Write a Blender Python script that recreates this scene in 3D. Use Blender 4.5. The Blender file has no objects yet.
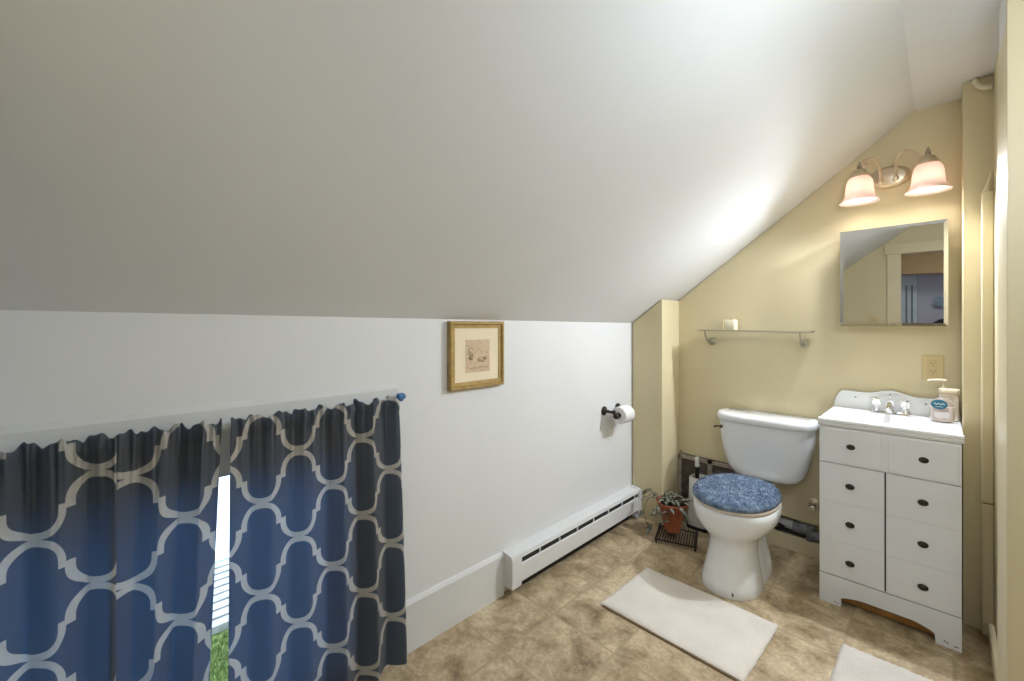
import bpy, bmesh, math, random
from mathutils import Vector, Matrix
random.seed(7)
S = bpy.context.scene
COL = S.collection
PI = math.pi
# ------------------------------------------------------------------ camera, world, exposure
cam = bpy.data.cameras.new('camera'); camo = bpy.data.objects.new('camera', cam); COL.objects.link(camo)
cam.sensor_fit = 'HORIZONTAL'; cam.sensor_width = 36; cam.lens = 36*422/1024
cam.shift_y = -15.5/1024; cam.clip_start = .02
camo.location = (1.4605, 0, 1.27); camo.rotation_euler = (PI/2, 0, math.radians(45.6))
S.camera = camo
S.view_settings.view_transform = 'Standard'; S.view_settings.look = 'None'
S.view_settings.exposure = 0.68; S.view_settings.gamma = 1; S.view_settings.use_curve_mapping = False
W = bpy.data.worlds.new('sky'); S.world = W; W.use_nodes = True
bgn = W.node_tree.nodes['Background']; bgn.inputs['Color'].default_value = (.58, .76, 1, 1); bgn.inputs['Strength'].default_value = 3.0
sun = bpy.data.lights.new('sun', 'SUN'); sun.energy = .8; sun.angle = .3; sun.color = (1, .95, .88)
suno = bpy.data.objects.new('sun', sun); COL.objects.link(suno); suno.rotation_euler = (math.radians(35), math.radians(-20), 0)
BULB = .9; THROW = 38.0; HALL_FILL = 9.0; GLOBE_FILL = 26.0

# ------------------------------------------------------------------ materials
MC = {}
def nt(name):
    m = bpy.data.materials.new(name); m.use_nodes = True
    n = m.node_tree; return m, n, n.nodes, n.links, n.nodes['Principled BSDF']
def mat(name, col, rough=.5, metal=0, nscale=8, namt=.06, bump=.0, bscale=60, spec=.5, coat=0, trans=0, ior=1.45, alpha=1):
    """plain surface with slight procedural colour variation and bump"""
    if name in MC: return MC[name]
    m, n, N, L, b = nt(name)
    tc = N.new('ShaderNodeTexCoord'); no = N.new('ShaderNodeTexNoise'); no.inputs['Scale'].default_value = nscale; no.inputs['Detail'].default_value = 4
    L.new(tc.outputs['Object'], no.inputs['Vector'])
    r = N.new('ShaderNodeValToRGB'); c = Vector(col)
    a = c*(1-namt); d = c*(1+namt)
    r.color_ramp.elements[0].position = .3; r.color_ramp.elements[1].position = .7
    r.color_ramp.elements[0].color = (*a, 1); r.color_ramp.elements[1].color = (min(d[0],1), min(d[1],1), min(d[2],1), 1)
    L.new(no.outputs['Fac'], r.inputs['Fac']); L.new(r.outputs['Color'], b.inputs['Base Color'])
    b.inputs['Roughness'].default_value = rough; b.inputs['Metallic'].default_value = metal
    b.inputs['Specular IOR Level'].default_value = spec; b.inputs['Coat Weight'].default_value = coat
    b.inputs['Transmission Weight'].default_value = trans; b.inputs['IOR'].default_value = ior
    if bump:
        n2 = N.new('ShaderNodeTexNoise'); n2.inputs['Scale'].default_value = bscale; n2.inputs['Detail'].default_value = 5
        L.new(tc.outputs['Object'], n2.inputs['Vector'])
        bp = N.new('ShaderNodeBump'); bp.inputs['Strength'].default_value = bump; bp.inputs['Distance'].default_value = .01
        L.new(n2.outputs['Fac'], bp.inputs['Height']); L.new(bp.outputs['Normal'], b.inputs['Normal'])
    MC[name] = m; return m
WHITE = mat('white_wall_paint', (.76, .76, .755), .55, bump=.05, bscale=25, nscale=2, namt=.015)
TRIMW = mat('white_trim_paint', (.72, .72, .71), .4, bump=.08, bscale=30, nscale=6, namt=.03)
YEL = mat('pale_yellow_wall_paint', (.68, .59, .375), .5, bump=.06, bscale=30, nscale=2, namt=.02)
YTRIM = mat('yellow_gloss_trim_paint', (.71, .62, .41), .35, bump=.05, bscale=20, nscale=3, namt=.03)
CERAM = mat('white_glazed_ceramic', (.80, .80, .79), .09, nscale=2, namt=.01, coat=.3)
CABW = mat('white_cabinet_paint', (.74, .745, .75), .38, nscale=5, namt=.015)
GROOVE = mat('dark_gap', (.05, .045, .04), .8)
CHROME = mat('chrome', (.75, .76, .78), .12, 1, namt=.02)
BRONZE = mat('dark_bronze', (.035, .028, .022), .35, .6, namt=.2)
NICKEL = mat('satin_nickel', (.42, .38, .30), .35, .9, namt=.1)
CHAMP = mat('champagne_metal', (.66, .56, .42), .3, .75, namt=.05)
GOLD = mat('antique_gold_frame', (.42, .29, .11), .38, .45, nscale=40, namt=.18, bump=.1)
BLACKM = mat('black_iron', (.025, .022, .02), .5, .5, namt=.2)
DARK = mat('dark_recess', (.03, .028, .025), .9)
PVC = mat('grey_pipe', (.46, .465, .48), .5, nscale=14, namt=.25)
HEATW = mat('white_heater_enamel', (.72, .72, .71), .35, nscale=5, namt=.03)
ORANGE = mat('orange_wood', (.40, .19, .05), .5, nscale=20, namt=.25)
GREYW = mat('weathered_brown_wood', (.36, .30, .24), .65, nscale=30, namt=.3)
LOUV = mat('dark_louver', (.13, .10, .08), .6, nscale=30, namt=.4)
TERRA = mat('terracotta', (.36, .105, .045), .65, nscale=12, namt=.25, bump=.1)
SOIL = mat('potting_soil', (.03, .02, .014), .95, nscale=60, namt=.4, bump=.6)
WAXC = mat('cream_wax', (.80, .74, .52), .5, namt=.03)
WAX_SHADOW = mat('wax_shadow_side', (.70, .60, .30), .5, namt=.05)  # wax colour darkened for the candle's shadow side
PAPER = mat('white_tissue', (.80, .79, .77), .9, bump=.1, bscale=80, namt=.02)
CREAMP = mat('cream_plastic', (.66, .56, .40), .35, namt=.03)
IVORY = mat('ivory_plastic', (.66, .53, .28), .35, namt=.02)
BLUEP = mat('blue_label', (.03, .17, .27), .4, namt=.15)
WHITEP = mat('white_plastic', (.75, .74, .70), .35, namt=.02)

def rug_mat(name, col, sc, bs):
    m = mat(name, col, .95, nscale=sc, namt=.06, bump=bs, bscale=260, spec=.1); return m
RUGA = rug_mat('cream_bath_mat', (.78, .715, .63), 6, .6)
RUGB = rug_mat('white_fluffy_mat', (.78, .72, .64), 9, .8)
def glass_mat(name, col=(1,1,1), rough=0.0, ior=1.45):
    m, n, N, L, b = nt(name); b.inputs['Base Color'].default_value = (*col, 1); b.inputs['Transmission Weight'].default_value = 1
    b.inputs['Roughness'].default_value = rough; b.inputs['IOR'].default_value = ior; return m
GLASS = glass_mat('clear_glass', (.93, .98, .94))
SOAPG = glass_mat('translucent_soap', (1, .96, .94), .15, 1.3)
def thin_glass(name, ior=1.35):
    m, n, N, L, b = nt(name)
    t = N.new('ShaderNodeBsdfTransparent'); g = N.new('ShaderNodeBsdfGlossy'); g.inputs['Roughness'].default_value = .02
    fr = N.new('ShaderNodeFresnel'); fr.inputs['IOR'].default_value = ior; mx = N.new('ShaderNodeMixShader')
    L.new(fr.outputs[0], mx.inputs[0]); L.new(t.outputs[0], mx.inputs[1]); L.new(g.outputs[0], mx.inputs[2])
    L.new(mx.outputs[0], N['Material Output'].inputs['Surface']); return m
PANE = thin_glass('window_pane_glass')
def mirror_mat():
    m, n, N, L, b = nt('mirror_silvering'); b.inputs['Metallic'].default_value = 1; b.inputs['Roughness'].default_value = .01
    b.inputs['Base Color'].default_value = (.60, .585, .55, 1); return m
MIRROR = mirror_mat()
def shade_mat():
    m, n, N, L, b = nt('frosted_lamp_glass')
    b.inputs['Base Color'].default_value = (.70, .60, .55, 1); b.inputs['Roughness'].default_value = .3
    tr = N.new('ShaderNodeBsdfTranslucent'); tr.inputs['Color'].default_value = (.90, .74, .66, 1)
    mx = N.new('ShaderNodeMixShader'); mx.inputs[0].default_value = .28
    L.new(b.outputs[0], mx.inputs[1]); L.new(tr.outputs[0], mx.inputs[2]); L.new(mx.outputs[0], N['Material Output'].inputs['Surface']); return m
SHADE = shade_mat()
def emit_mat(name, col, s):
    m, n, N, L, b = nt(name); b.inputs['Emission Color'].default_value = (*col, 1); b.inputs['Emission Strength'].default_value = s
    b.inputs['Base Color'].default_value = (.8,.8,.8,1); return m
def floor_mat():
    m, n, N, L, b = nt('stone_look_vinyl_tile')
    tc = N.new('ShaderNodeTexCoord'); mp = N.new('ShaderNodeMapping'); L.new(tc.outputs['Object'], mp.inputs['Vector'])
    P_, Q_ = .3062, .3033
    mp.inputs['Location'].default_value = (-.265/P_, -1.12/Q_, 0); mp.inputs['Scale'].default_value = (1/P_, 1/Q_, 1)
    sx = N.new('ShaderNodeSeparateXYZ'); L.new(mp.outputs[0], sx.inputs[0])
    def M(op, a, bb=None, c=None):
        q = N.new('ShaderNodeMath'); q.operation = op
        for i, v in enumerate((a, bb, c)):
            if v is None: continue
            if isinstance(v, (int, float)): q.inputs[i].default_value = v
            else: L.new(v, q.inputs[i])
        return q.outputs[0]
    def edge(s):
        f = M('FRACT', s); return M('MINIMUM', f, M('SUBTRACT', 1, f))
    e = M('MINIMUM', edge(sx.outputs[0]), edge(sx.outputs[1]))
    wob = N.new('ShaderNodeTexNoise'); wob.inputs['Scale'].default_value = 40; L.new(tc.outputs['Object'], wob.inputs['Vector'])
    e = M('ADD', e, M('MULTIPLY', M('SUBTRACT', wob.outputs['Fac'], .5), .014))
    grout = N.new('ShaderNodeMapRange'); L.new(e, grout.inputs[0]); grout.inputs[1].default_value = .010; grout.inputs[2].default_value = .026; grout.inputs[3].default_value = 1; grout.inputs[4].default_value = 0
    # each tile shifts the slate clouding
    fx = M('FLOOR', sx.outputs[0]); fy = M('FLOOR', sx.outputs[1])
    cb = N.new('ShaderNodeCombineXYZ'); L.new(fx, cb.inputs[0]); L.new(fy, cb.inputs[1])
    wn = N.new('ShaderNodeTexWhiteNoise'); L.new(cb.outputs[0], wn.inputs['Vector'])
    va = N.new('ShaderNodeVectorMath'); va.operation = 'MULTIPLY_ADD'; L.new(wn.outputs['Color'], va.inputs[0]); va.inputs[1].default_value = (7, 7, 7); L.new(tc.outputs['Object'], va.inputs[2])
    n1 = N.new('ShaderNodeTexNoise'); n1.inputs['Scale'].default_value = 6.5; n1.inputs['Detail'].default_value = 9; n1.inputs['Roughness'].default_value = .70; n1.inputs['Distortion'].default_value = .35
    L.new(va.outputs[0], n1.inputs['Vector'])
    r = N.new('ShaderNodeValToRGB'); L.new(n1.outputs['Fac'], r.inputs['Fac'])
    cr = r.color_ramp; cr.elements[0].position = .33; cr.elements[0].color = (.17, .118, .06, 1); cr.elements[1].position = .74; cr.elements[1].color = (.74, .63, .45, 1)
    for p, c in ((.42, (.33, .24, .135, 1)), (.52, (.47, .36, .22, 1)), (.60, (.57, .455, .29, 1))):
        q = cr.elements.new(p); q.color = c
    n2 = N.new('ShaderNodeTexNoise'); n2.inputs['Scale'].default_value = 70; n2.inputs['Detail'].default_value = 6; L.new(va.outputs[0], n2.inputs['Vector'])
    mx = N.new('ShaderNodeMixRGB'); mx.blend_type = 'OVERLAY'; mx.inputs[0].default_value = .45; L.new(r.outputs[0], mx.inputs[1]); L.new(n2.outputs['Fac'], mx.inputs[2])
    mg = N.new('ShaderNodeMixRGB'); L.new(M('MULTIPLY', grout.outputs[0], .75), mg.inputs[0]); L.new(mx.outputs[0], mg.inputs[1]); mg.inputs[2].default_value = (.37, .28, .165, 1)
    L.new(mg.outputs[0], b.inputs['Base Color'])
    rr = N.new('ShaderNodeMapRange'); L.new(n1.outputs['Fac'], rr.inputs[0]); rr.inputs[3].default_value = .28; rr.inputs[4].default_value = .55; L.new(rr.outputs[0], b.inputs['Roughness'])
    bp = N.new('ShaderNodeBump'); bp.inputs['Strength'].default_value = .25; bp.inputs['Distance'].default_value = .004
    L.new(M('SUBTRACT', n1.outputs['Fac'], grout.outputs[0]), bp.inputs['Height']); L.new(bp.outputs[0], b.inputs['Normal'])
    return m
FLOOR = floor_mat()
def curtain_mat():
    m, n, N, L, b = nt('trellis_curtain_fabric')
    uv = N.new('ShaderNodeUVMap'); uv.uv_map = 'UVMap'; sp = N.new('ShaderNodeSeparateXYZ'); L.new(uv.outputs[0], sp.inputs[0])
    Wd, Hd = .238, .265
    def M(op, a, bb=None, c=None):
        q = N.new('ShaderNodeMath'); q.operation = op
        for i, v in enumerate((a, bb, c)):
            if v is None: continue
            if isinstance(v, (int, float)): q.inputs[i].default_value = v
            else: L.new(v, q.inputs[i])
        return q.outputs[0]
    # fold to [0,W/2]x[0,H/2]
    X = M('PINGPONG', sp.outputs[0], Wd/2); Y = M('PINGPONG', sp.outputs[1], Hd/2)
    low = M('LESS_THAN', Y, Hd/4)
    X2 = M('SUBTRACT', Wd/2, X); Y2 = M('SUBTRACT', Hd/2, Y)
    def sel(p, q): return M('ADD', M('MULTIPLY', p, low), M('MULTIPLY', q, M('SUBTRACT', 1, low)))
    x = sel(X, X2); y = sel(Y, Y2)
    a, bq, t, w = .0525, .058, .007, .0080
    ny = M('MAXIMUM', M('DIVIDE', M('SUBTRACT', bq, y), bq-t), 0)
    nx = M('DIVIDE', x, a)
    rr = M('POWER', M('ADD', M('POWER', nx, 2.1), M('POWER', ny, 2.1)), 1/2.1)
    arc = M('LESS_THAN', M('ABSOLUTE', M('SUBTRACT', rr, 1)), w/a)
    st = M('MULTIPLY', M('GREATER_THAN', y, Hd/4-w*.75), M('MULTIPLY', M('GREATER_THAN', x, a-w), M('LESS_THAN', x, Wd/2-a+w)))
    line = M('MAXIMUM', arc, st)
    # weave
    tc = N.new('ShaderNodeTexCoord'); no = N.new('ShaderNodeTexNoise'); no.inputs['Scale'].default_value = 180; L.new(tc.outputs['Object'], no.inputs['Vector'])
    mc = N.new('ShaderNodeMixRGB'); L.new(line, mc.inputs[0]); mc.inputs[1].default_value = (.050, .050, .052, 1); mc.inputs[2].default_value = (.40, .36, .30, 1)
    mw = N.new('ShaderNodeMixRGB'); mw.blend_type = 'MULTIPLY'; mw.inputs[0].default_value = .3; L.new(mc.outputs[0], mw.inputs[1]); L.new(no.outputs['Fac'], mw.inputs[2])
    L.new(mw.outputs[0], b.inputs['Base Color']); b.inputs['Roughness'].default_value = .75; b.inputs['Sheen Weight'].default_value = .15
    tl = N.new('ShaderNodeMixRGB'); L.new(line, tl.inputs[0]); tl.inputs[1].default_value = (.075, .15, .23, 1); tl.inputs[2].default_value = (.22, .27, .31, 1)
    tr = N.new('ShaderNodeBsdfTranslucent'); L.new(tl.outputs[0], tr.inputs['Color'])
    ad = N.new('ShaderNodeAddShader'); L.new(b.outputs[0], ad.inputs[0]); L.new(tr.outputs[0], ad.inputs[1])
    L.new(ad.outputs[0], N['Material Output'].inputs['Surface'])
    return m
CURT = curtain_mat()

# ------------------------------------------------------------------ mesh helpers
def B(): return bmesh.new()
def box(bm, x0, y0, z0, x1, y1, z1, bev=0, seg=2, M=None):
    g = bmesh.ops.create_cube(bm, size=1)
    vs = g['verts']
    for v in vs: v.co = Vector((x0+(v.co.x+.5)*(x1-x0), y0+(v.co.y+.5)*(y1-y0), z0+(v.co.z+.5)*(z1-z0)))
    if bev:
        es = list({e for v in vs for e in v.link_edges})
        r = bmesh.ops.bevel(bm, geom=es, offset=bev, segments=seg, profile=.5, affect='EDGES')
        vs = list({v for f in r['faces'] for v in f.verts} | {v for v in vs if v.is_valid})
    if M is not None:
        bmesh.ops.transform(bm, matrix=M, verts=vs)
    return vs
def lathe(bm, prof, c=(0,0,0), axis='z', n=32, cap=True, sx=1, sy=1):
    """prof: list of (r, h). axis direction of h"""
    rings = []
    for r, h_ in prof:
        ring = []
        for i in range(n):
            a = 2*PI*i/n; p = (r*math.cos(a)*sx, r*math.sin(a)*sy, h_)
            if axis == 'y': p = (p[0], p[2], p[1])
            if axis == '-y': p = (p[0], -p[2], p[1])
            if axis == 'x': p = (p[2], p[0], p[1])
            ring.append(bm.verts.new((p[0]+c[0], p[1]+c[1], p[2]+c[2])))
        rings.append(ring)
    for A, D in zip(rings, rings[1:]):
        for i in range(n): bm.faces.new((A[i], A[(i+1)%n], D[(i+1)%n], D[i]))
    if cap:
        bm.faces.new(rings[0][::-1]); bm.faces.new(rings[-1])
def loft(bm, secs, cap=True):
    rings = [[bm.verts.new(p) for p in s] for s in secs]
    n = len(rings[0])
    for A, D in zip(rings, rings[1:]):
        for i in range(n): bm.faces.new((A[i], A[(i+1)%n], D[(i+1)%n], D[i]))
    if cap: bm.faces.new(rings[0][::-1]); bm.faces.new(rings[-1])
def tube(bm, pts, r, n=10, taper=None):
    pts = [Vector(p) for p in pts]; secs = []
    up = Vector((0,0,1)); prev = None
    for i, p in enumerate(pts):
        d = (pts[min(i+1, len(pts)-1)]-pts[max(i-1, 0)]).normalized()
        if prev is None:
            a = up.cross(d)
            if a.length < .2: a = Vector((1,0,0)).cross(d)
        else: a = prev - d*prev.dot(d)
        a.normalize(); prev = a; b2 = d.cross(a)
        rr = r if taper is None else taper[i]
        secs.append([p+(a*math.cos(2*PI*k/n)+b2*math.sin(2*PI*k/n))*rr for k in range(n)])
    loft(bm, secs)
def bez(ps, n=24):
    """catmull-rom through points"""
    ps = [Vector(p) for p in ps]; q = [ps[0]*2-ps[1]]+ps+[ps[-1]*2-ps[-2]]; out = []
    m = len(ps)-1
    for s in range(m):
        a, b_, c, d = q[s:s+4]; k = max(2, n//m)
        for i in range(k):
            t = i/k
            out.append(.5*((2*b_)+(c-a)*t+(2*a-5*b_+4*c-d)*t*t+(3*b_-a-3*c+d)*t**3))
    out.append(ps[-1]); return out
def extr(bm, poly, axis, a, b):
    """polygon of 2d points extruded from a to b on the axis"""
    def P(p, t):
        return {'x': (t, p[0], p[1]), 'y': (p[0], t, p[1]), 'z': (p[0], p[1], t)}[axis]
    A = [bm.verts.new(P(p, a)) for p in poly]; D = [bm.verts.new(P(p, b)) for p in poly]
    n = len(poly)
    for i in range(n): bm.faces.new((A[i], A[(i+1)%n], D[(i+1)%n], D[i]))
    bm.faces.new(A[::-1]); bm.faces.new(D)
def obj(name, bm, m, parent=None, smooth=True, ang=35):
    bmesh.ops.recalc_face_normals(bm, faces=bm.faces)
    org = Vector((0,0,0)); p = parent
    while p is not None: org += p.location; p = p.parent
    loc = Vector((0,0,0))
    if parent is None:
        xs = [v.co for v in bm.verts]
        loc = Vector((sum(c.x for c in xs)/len(xs), sum(c.y for c in xs)/len(xs), min(c.z for c in xs)))
        if name.startswith(('wall', 'floor', 'ceiling')): loc = Vector((0,0,0))
    bmesh.ops.translate(bm, verts=bm.verts, vec=-(org+loc))
    me = bpy.data.meshes.new(name)
    if smooth:
        for f in bm.faces: f.smooth = True
    bm.to_mesh(me); bm.free()
    if smooth: me.set_sharp_from_angle(angle=math.radians(ang))
    me.materials.append(m)
    o = bpy.data.objects.new(name, me); COL.objects.link(o); o.location = loc
    if smooth and ang <= 35:
        wn = o.modifiers.new('normals', 'WEIGHTED_NORMAL'); wn.keep_sharp = True
    if parent is not None: o.parent = parent
    return o
def tag(o, label, cat, group=None, kind=None):
    o['label'] = label; o['category'] = cat
    if group: o['group'] = group
    if kind: o['kind'] = kind
    return o
def thing(name, label, cat, loc, group=None):
    o = bpy.data.objects.new(name, None); COL.objects.link(o); o.location = loc; o.empty_display_size = .05
    return tag(o, label, cat, group)
def struct(name, bm, m, parent=None):
    o = obj(name, bm, m, parent, smooth=False)
    if parent is None: o['kind'] = 'structure'
    return o

# ------------------------------------------------------------------ room shell
CH = 2.30; XB = 1.3665; YB = 2.805
def knee(y): return 1.283 + .020*max(0, min(1, (2.558-y)/2.7)) 
bm = B(); box(bm, -.12, -1.3, -.12, 2.6, 3.0, 0); struct('floor', bm, FLOOR)
# left knee wall with the window opening (y -.64 ... .614, z .13 ... .86)
WY0, WY1, WZ0, WZ1 = -.64, .614, .12, .865
bm = B()
box(bm, -.14, -1.2, 0, 0, WY0, 1.40); box(bm, -.14, WY1, 0, 0, 2.94, 1.40)
box(bm, -.14, WY0, 0, 0, WY1, WZ0); box(bm, -.14, WY0, WZ1, 0, WY1, 1.40)
struct('wall_left', bm, WHITE)
# sloped ceiling (ruled between the slightly sagging knee line and the flat ceiling)
bm = B(); secs = []
for i in range(13):
    y = -1.2+i*(2.94+1.2)/12; k = knee(y)
    sl = (CH-k)/XB
    secs.append([(-.14, y, k-.14*sl), (XB, y, CH), (XB, y, CH+.12), (-.14, y, k-.14*sl+.14)])
loft(bm, secs); struct('ceiling_slope', bm, WHITE)
bm = B(); box(bm, XB, -1.2, CH, 2.6, 2.94, CH+.12); struct('ceiling', bm, WHITE)
# back wall, with a notch where plaster is missing above the floor
bm = B()
extr(bm, [(-.0, 0), (.62, 0), (.62, .172), (.80, .180), (.92, .172), (1.08, .178), (1.08, 0), (2.6, 0), (2.6, 2.30), (XB, 2.30), (0, 1.276)], 'y', YB, YB+.06)
box(bm, .0, YB+.06, 0, 2.6, YB+.12, 2.2)
struct('wall_back', bm, YEL)
# boxed column in the left corner
bm = B(); extr(bm, [(.004, 0), (.211, 0), (.211, 1.276+.211*.745), (.004, 1.28)], 'y', 2.558, YB-.001); struct('wall_column', bm, YEL)
# boxed-out wall right of the vanity
bm = B(); box(bm, 1.5195, 2.624, 0, 1.62, YB-.001, CH-.001, .003, 2); struct('wall_chase', bm, YEL)
bm = B(); box(bm, 1.6065, 1.84, 0, 1.70, 2.624, CH-.001); struct('wall_right', bm, YEL)
# low boxed panel in front of it, cracked at knee height
bm = B(); box(bm, 1.573, 2.590, 0, 1.606, 2.6235, .538, .004); box(bm, 1.571, 2.588, .5425, 1.606, 2.6235, 1.816, .006, 3)
struct('trim_1', bm, YTRIM)
# end of the partition nearest the camera on the right: painted trim below, white above, dark yellow wall face
bm = B(); box(bm, 1.5875, 1.856, 0, 1.6055, 2.146, 2.146, .003); struct('trim_2', bm, YTRIM)
bm = B(); box(bm, 1.5905, 1.856, 2.147, 1.6055, 2.13, CH-.001); struct('wall_partition', bm, WHITE)
bm = B(); box(bm, 1.5875, 1.836, 0, 2.55, 1.856, CH-.001, .002); struct('wall_front', bm, YEL)
bm = B(); box(bm, 2.5, -.3, 0, 2.6, 1.836, CH-.001); struct('wall_far_right', bm, YEL)
# near wall with the doorway behind the camera, and the alcove left of it
DX0, DX1, DZ = 1.165, 1.95, 1.96
bm = B()
extr(bm, [(.62, 0), (DX0, 0), (DX0, DZ), (DX1, DZ), (DX1, 0), (2.6, 0), (2.6, CH), (XB, CH), (.62, 1.303+.62*.73)], 'y', -.298, -.178)
struct('wall_near', bm, YEL)
bm = B(); extr(bm, [(-1.2, 0), (-.298, 0), (-.298, 1.74), (-1.2, 1.74)], 'x', .62, .66); struct('wall_alcove', bm, WHITE)
bm = B(); box(bm, -.1, -1.2, 0, .62, -1.1, 1.75); struct('wall_alcove_end', bm, WHITE)
# door casing
d = bpy.data.objects.new('door_1', None); COL.objects.link(d); d.location = (DX0, -.17, 0); d['kind'] = 'structure'
for nm, a in (('casing', (DX0-.09, -.178, 0, DX0+.012, -.158, DZ)), ('casing', (DX1-.012, -.178, 0, DX1+.09, -.158, DZ)), ('casing_head', (DX0-.11, -.178, DZ, DX1+.11, -.155, DZ+.10))):
    bm = B(); box(bm, *a, bev=.004); obj(nm, bm, YTRIM, d)
# baseboards
bm = B(); extr(bm, [(0, 0), (.016, 0), (.016, .186), (.010, .196), (0, .20)], 'y', .62, 1.3615); struct('baseboard_left', bm, TRIMW)
bm = B(); box(bm, .60, 2.782, 0, 1.06, YB-.001, .088, .003); box(bm, .60, YB-.001, 0, 1.06, YB+.058, .06); struct('baseboard_back', bm, YTRIM)
bm = B(); box(bm, 1.5885, 2.15, 0, 1.606, 2.585, .06, .004); struct('baseboard_right', bm, YTRIM)
# window casing head board, sash and panes
w = bpy.data.objects.new('window_1', None); COL.objects.link(w); w.location = (0, 0, WZ0); w['kind'] = 'structure'
bm = B(); extr(bm, [(0, WZ1-.02), (.020, WZ1-.02), (.022, 1.030), (.006, 1.043), (0, 1.044)], 'y', -.68, .806)
obj('head_casing', bm, TRIMW, w)
bm = B(); box(bm, 0, WY1, 0, .018, WY1+.09, WZ1-.02); obj('side_casing', bm, TRIMW, w)
bm = B()
for a in ((-.09, WY0, WZ0, -.05, WY0+.045, WZ1), (-.09, WY1-.045, WZ0, -.05, WY1, WZ1), (-.09, WY0, WZ0, -.05, WY1, WZ0+.04), (-.09, WY0, WZ1-.05, -.05, WY1, WZ1), (-.09, -.045, WZ0, -.05, .0, WZ1)): box(bm, *a)
obj('sash', bm, TRIMW, w)
bm = B(); box(bm, -.072, WY0+.04, WZ0+.03, -.068, WY1-.04, WZ1-.04); obj('pane', bm, PANE, w)

# ------------------------------------------------------------------ curtains
def curtain(y0t, y1t, y0b, y1b, folds, amp, label, uo, vo, gather=1.2, zb=.035, ph=0., flare=0, zb2=None):
    ny, nz = 170, 90; bm = B(); uvl = bm.loops.layers.uv.new('UVMap'); g = []
    rnd = random.Random(label); pk = [rnd.uniform(-.6, .6) for _ in range(40)]; sk = [rnd.uniform(.5, 1.2) for _ in range(40)]
    ztop = 1.005
    for j in range(nz+1):
        row = []; tz = j/nz
        for i in range(ny+1):
            s = i/ny
            bot = zb + ((zb2-zb)*s if zb2 is not None else 0)
            z = ztop + (bot-ztop)*tz**1.0
            e = min(1, tz/.85)
            y0 = y0t+(y0b-y0t)*e; y1 = y1t+(y1b-y1t)*e
            k = s*folds; ki = int(k) % 40; fr = k-int(k)
            am = sk[ki]*(1-fr)+sk[(ki+1)%40]*fr; pp = pk[ki]*(1-fr)+pk[(ki+1)%40]*fr
            fold = math.sin(2*PI*k+ph+pp+tz*.4*pp)*amp*am*(.55+.45*tz)
            # small gathers near the rod
            gt = math.exp(-tz/.09)
            fine = math.sin(2*PI*k*3.3+3*pp)*.006*gt + math.sin(2*PI*k*7+5*pp)*.0025*gt
            x = .060 + fold + fine + .012*tz
            # the rod pocket bulges, header stands up above it
            zz = z
            d_ = (ztop-z)
            if d_ < .06: x += .008*math.sin(PI*min(1, d_/.05))
            if j < 4: zz += (math.sin(2*PI*k*1.7+3*pp)*.008*am+math.sin(2*PI*k*4.3+2*pp)*.003)*(1-j/4)
            y = y0+(y1-y0)*s + .35*fold*math.cos(2*PI*k+ph)*1.0
            x += flare*tz*s
            row.append((bm.verts.new((max(x, .0285), y, zz)), (uo+(y0b+(y1b-y0b)*s)*gather + .10*fold, vo+zz)))
        g.append(row)
    for j in range(nz):
        for i in range(ny):
            q = (g[j][i], g[j][i+1], g[j+1][i+1], g[j+1][i])
            f = bm.faces.new([v for v, _ in q])
            for lp, (v, c) in zip(f.loops, q): lp[uvl].uv = c
    o = obj('curtain', bm, CURT, ang=180)
    s_ = o.modifiers.new('cloth', 'SOLIDIFY'); s_.thickness = .0012
    return tag(o, label, 'curtain', None)
G = .119
# flat pattern columns sit every .119 in u; junction heights repeat every .265
curtain(-.165, .032, -.165, .030, 2.2, .020, 'charcoal trellis curtain panel at the far left edge of the low window', -(-.103*1.2)-G*2, -.794+.265*4, ph=.6)
curtain(.028, .246, .018, .212, 2.4, .019, 'charcoal trellis curtain panel in the middle, left of the narrow bright gap', -.145*1.2+G*2, -.761+.265*4, ph=2.2)
curtain(.262, .784, .254, .797, 5.0, .019, 'wide charcoal trellis curtain panel right of the bright gap, beside white baseboard', -.338*1.14-0*G+G*4, -.748+.265*4, gather=1.14, ph=1.2, flare=.012, zb=.06, zb2=.045)
bm = B(); tube(bm, [(.045, -.175, .978), (.045, .80, .983)], .006, 10)
rod = obj('curtain_rod', bm, WHITEP); tag(rod, 'thin white rod the trellis curtains are gathered on', 'curtain rod')
bm = B(); lathe(bm, [(.004, 0), (.012, .004), (.014, .02), (.010, .03), (.003, .036)], (.045, .79, 1.003), 'y', 16)
box(bm, .0, .803, .985, .05, .812, 1.012, .002)
obj('end_bracket', bm, mat('blue_rod_end', (.05, .16, .36), .5), rod)  # plain blue end piece on the rod

# ------------------------------------------------------------------ baseboard heater
t = thing('baseboard_heater', 'long white hot water baseboard heater along the bottom of the white knee wall', 'heater', (.0, 1.95, 0))
HY0, HY1 = 1.362, 2.556
bm = B(); extr(bm, [(.001, .02), (.006, .02), (.006, .192), (.060, .184), (.066, .172), (.069, .172), (.064, .190), (.010, .2), (.001, .2)], 'y', HY0+.03, HY1-.02); obj('cover', bm, HEATW, t)
bm = B(); extr(bm, [(.064, .146), (.070, .142), (.071, .062), (.060, .052), (.058, .056), (.067, .066), (.066, .140), (.062, .144)], 'y', HY0+.055, HY1-.03); obj('front_panel', bm, HEATW, t)
bm = B(); box(bm, .006, HY0+.05, .055, .060, HY1-.03, .168); obj('fin_tube', bm, DARK, t)
for ya, yb_, zb_ in ((HY0, HY0+.062, .045), (HY1-.034, HY1, .035)):
    bm = B(); extr(bm, [(.001, zb_), (.072, zb_), (.074, .178), (.064, .194), (.010, .203), (.001, .203)], 'y', ya, yb_)
    obj('end_cap', bm, HEATW, t)
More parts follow.
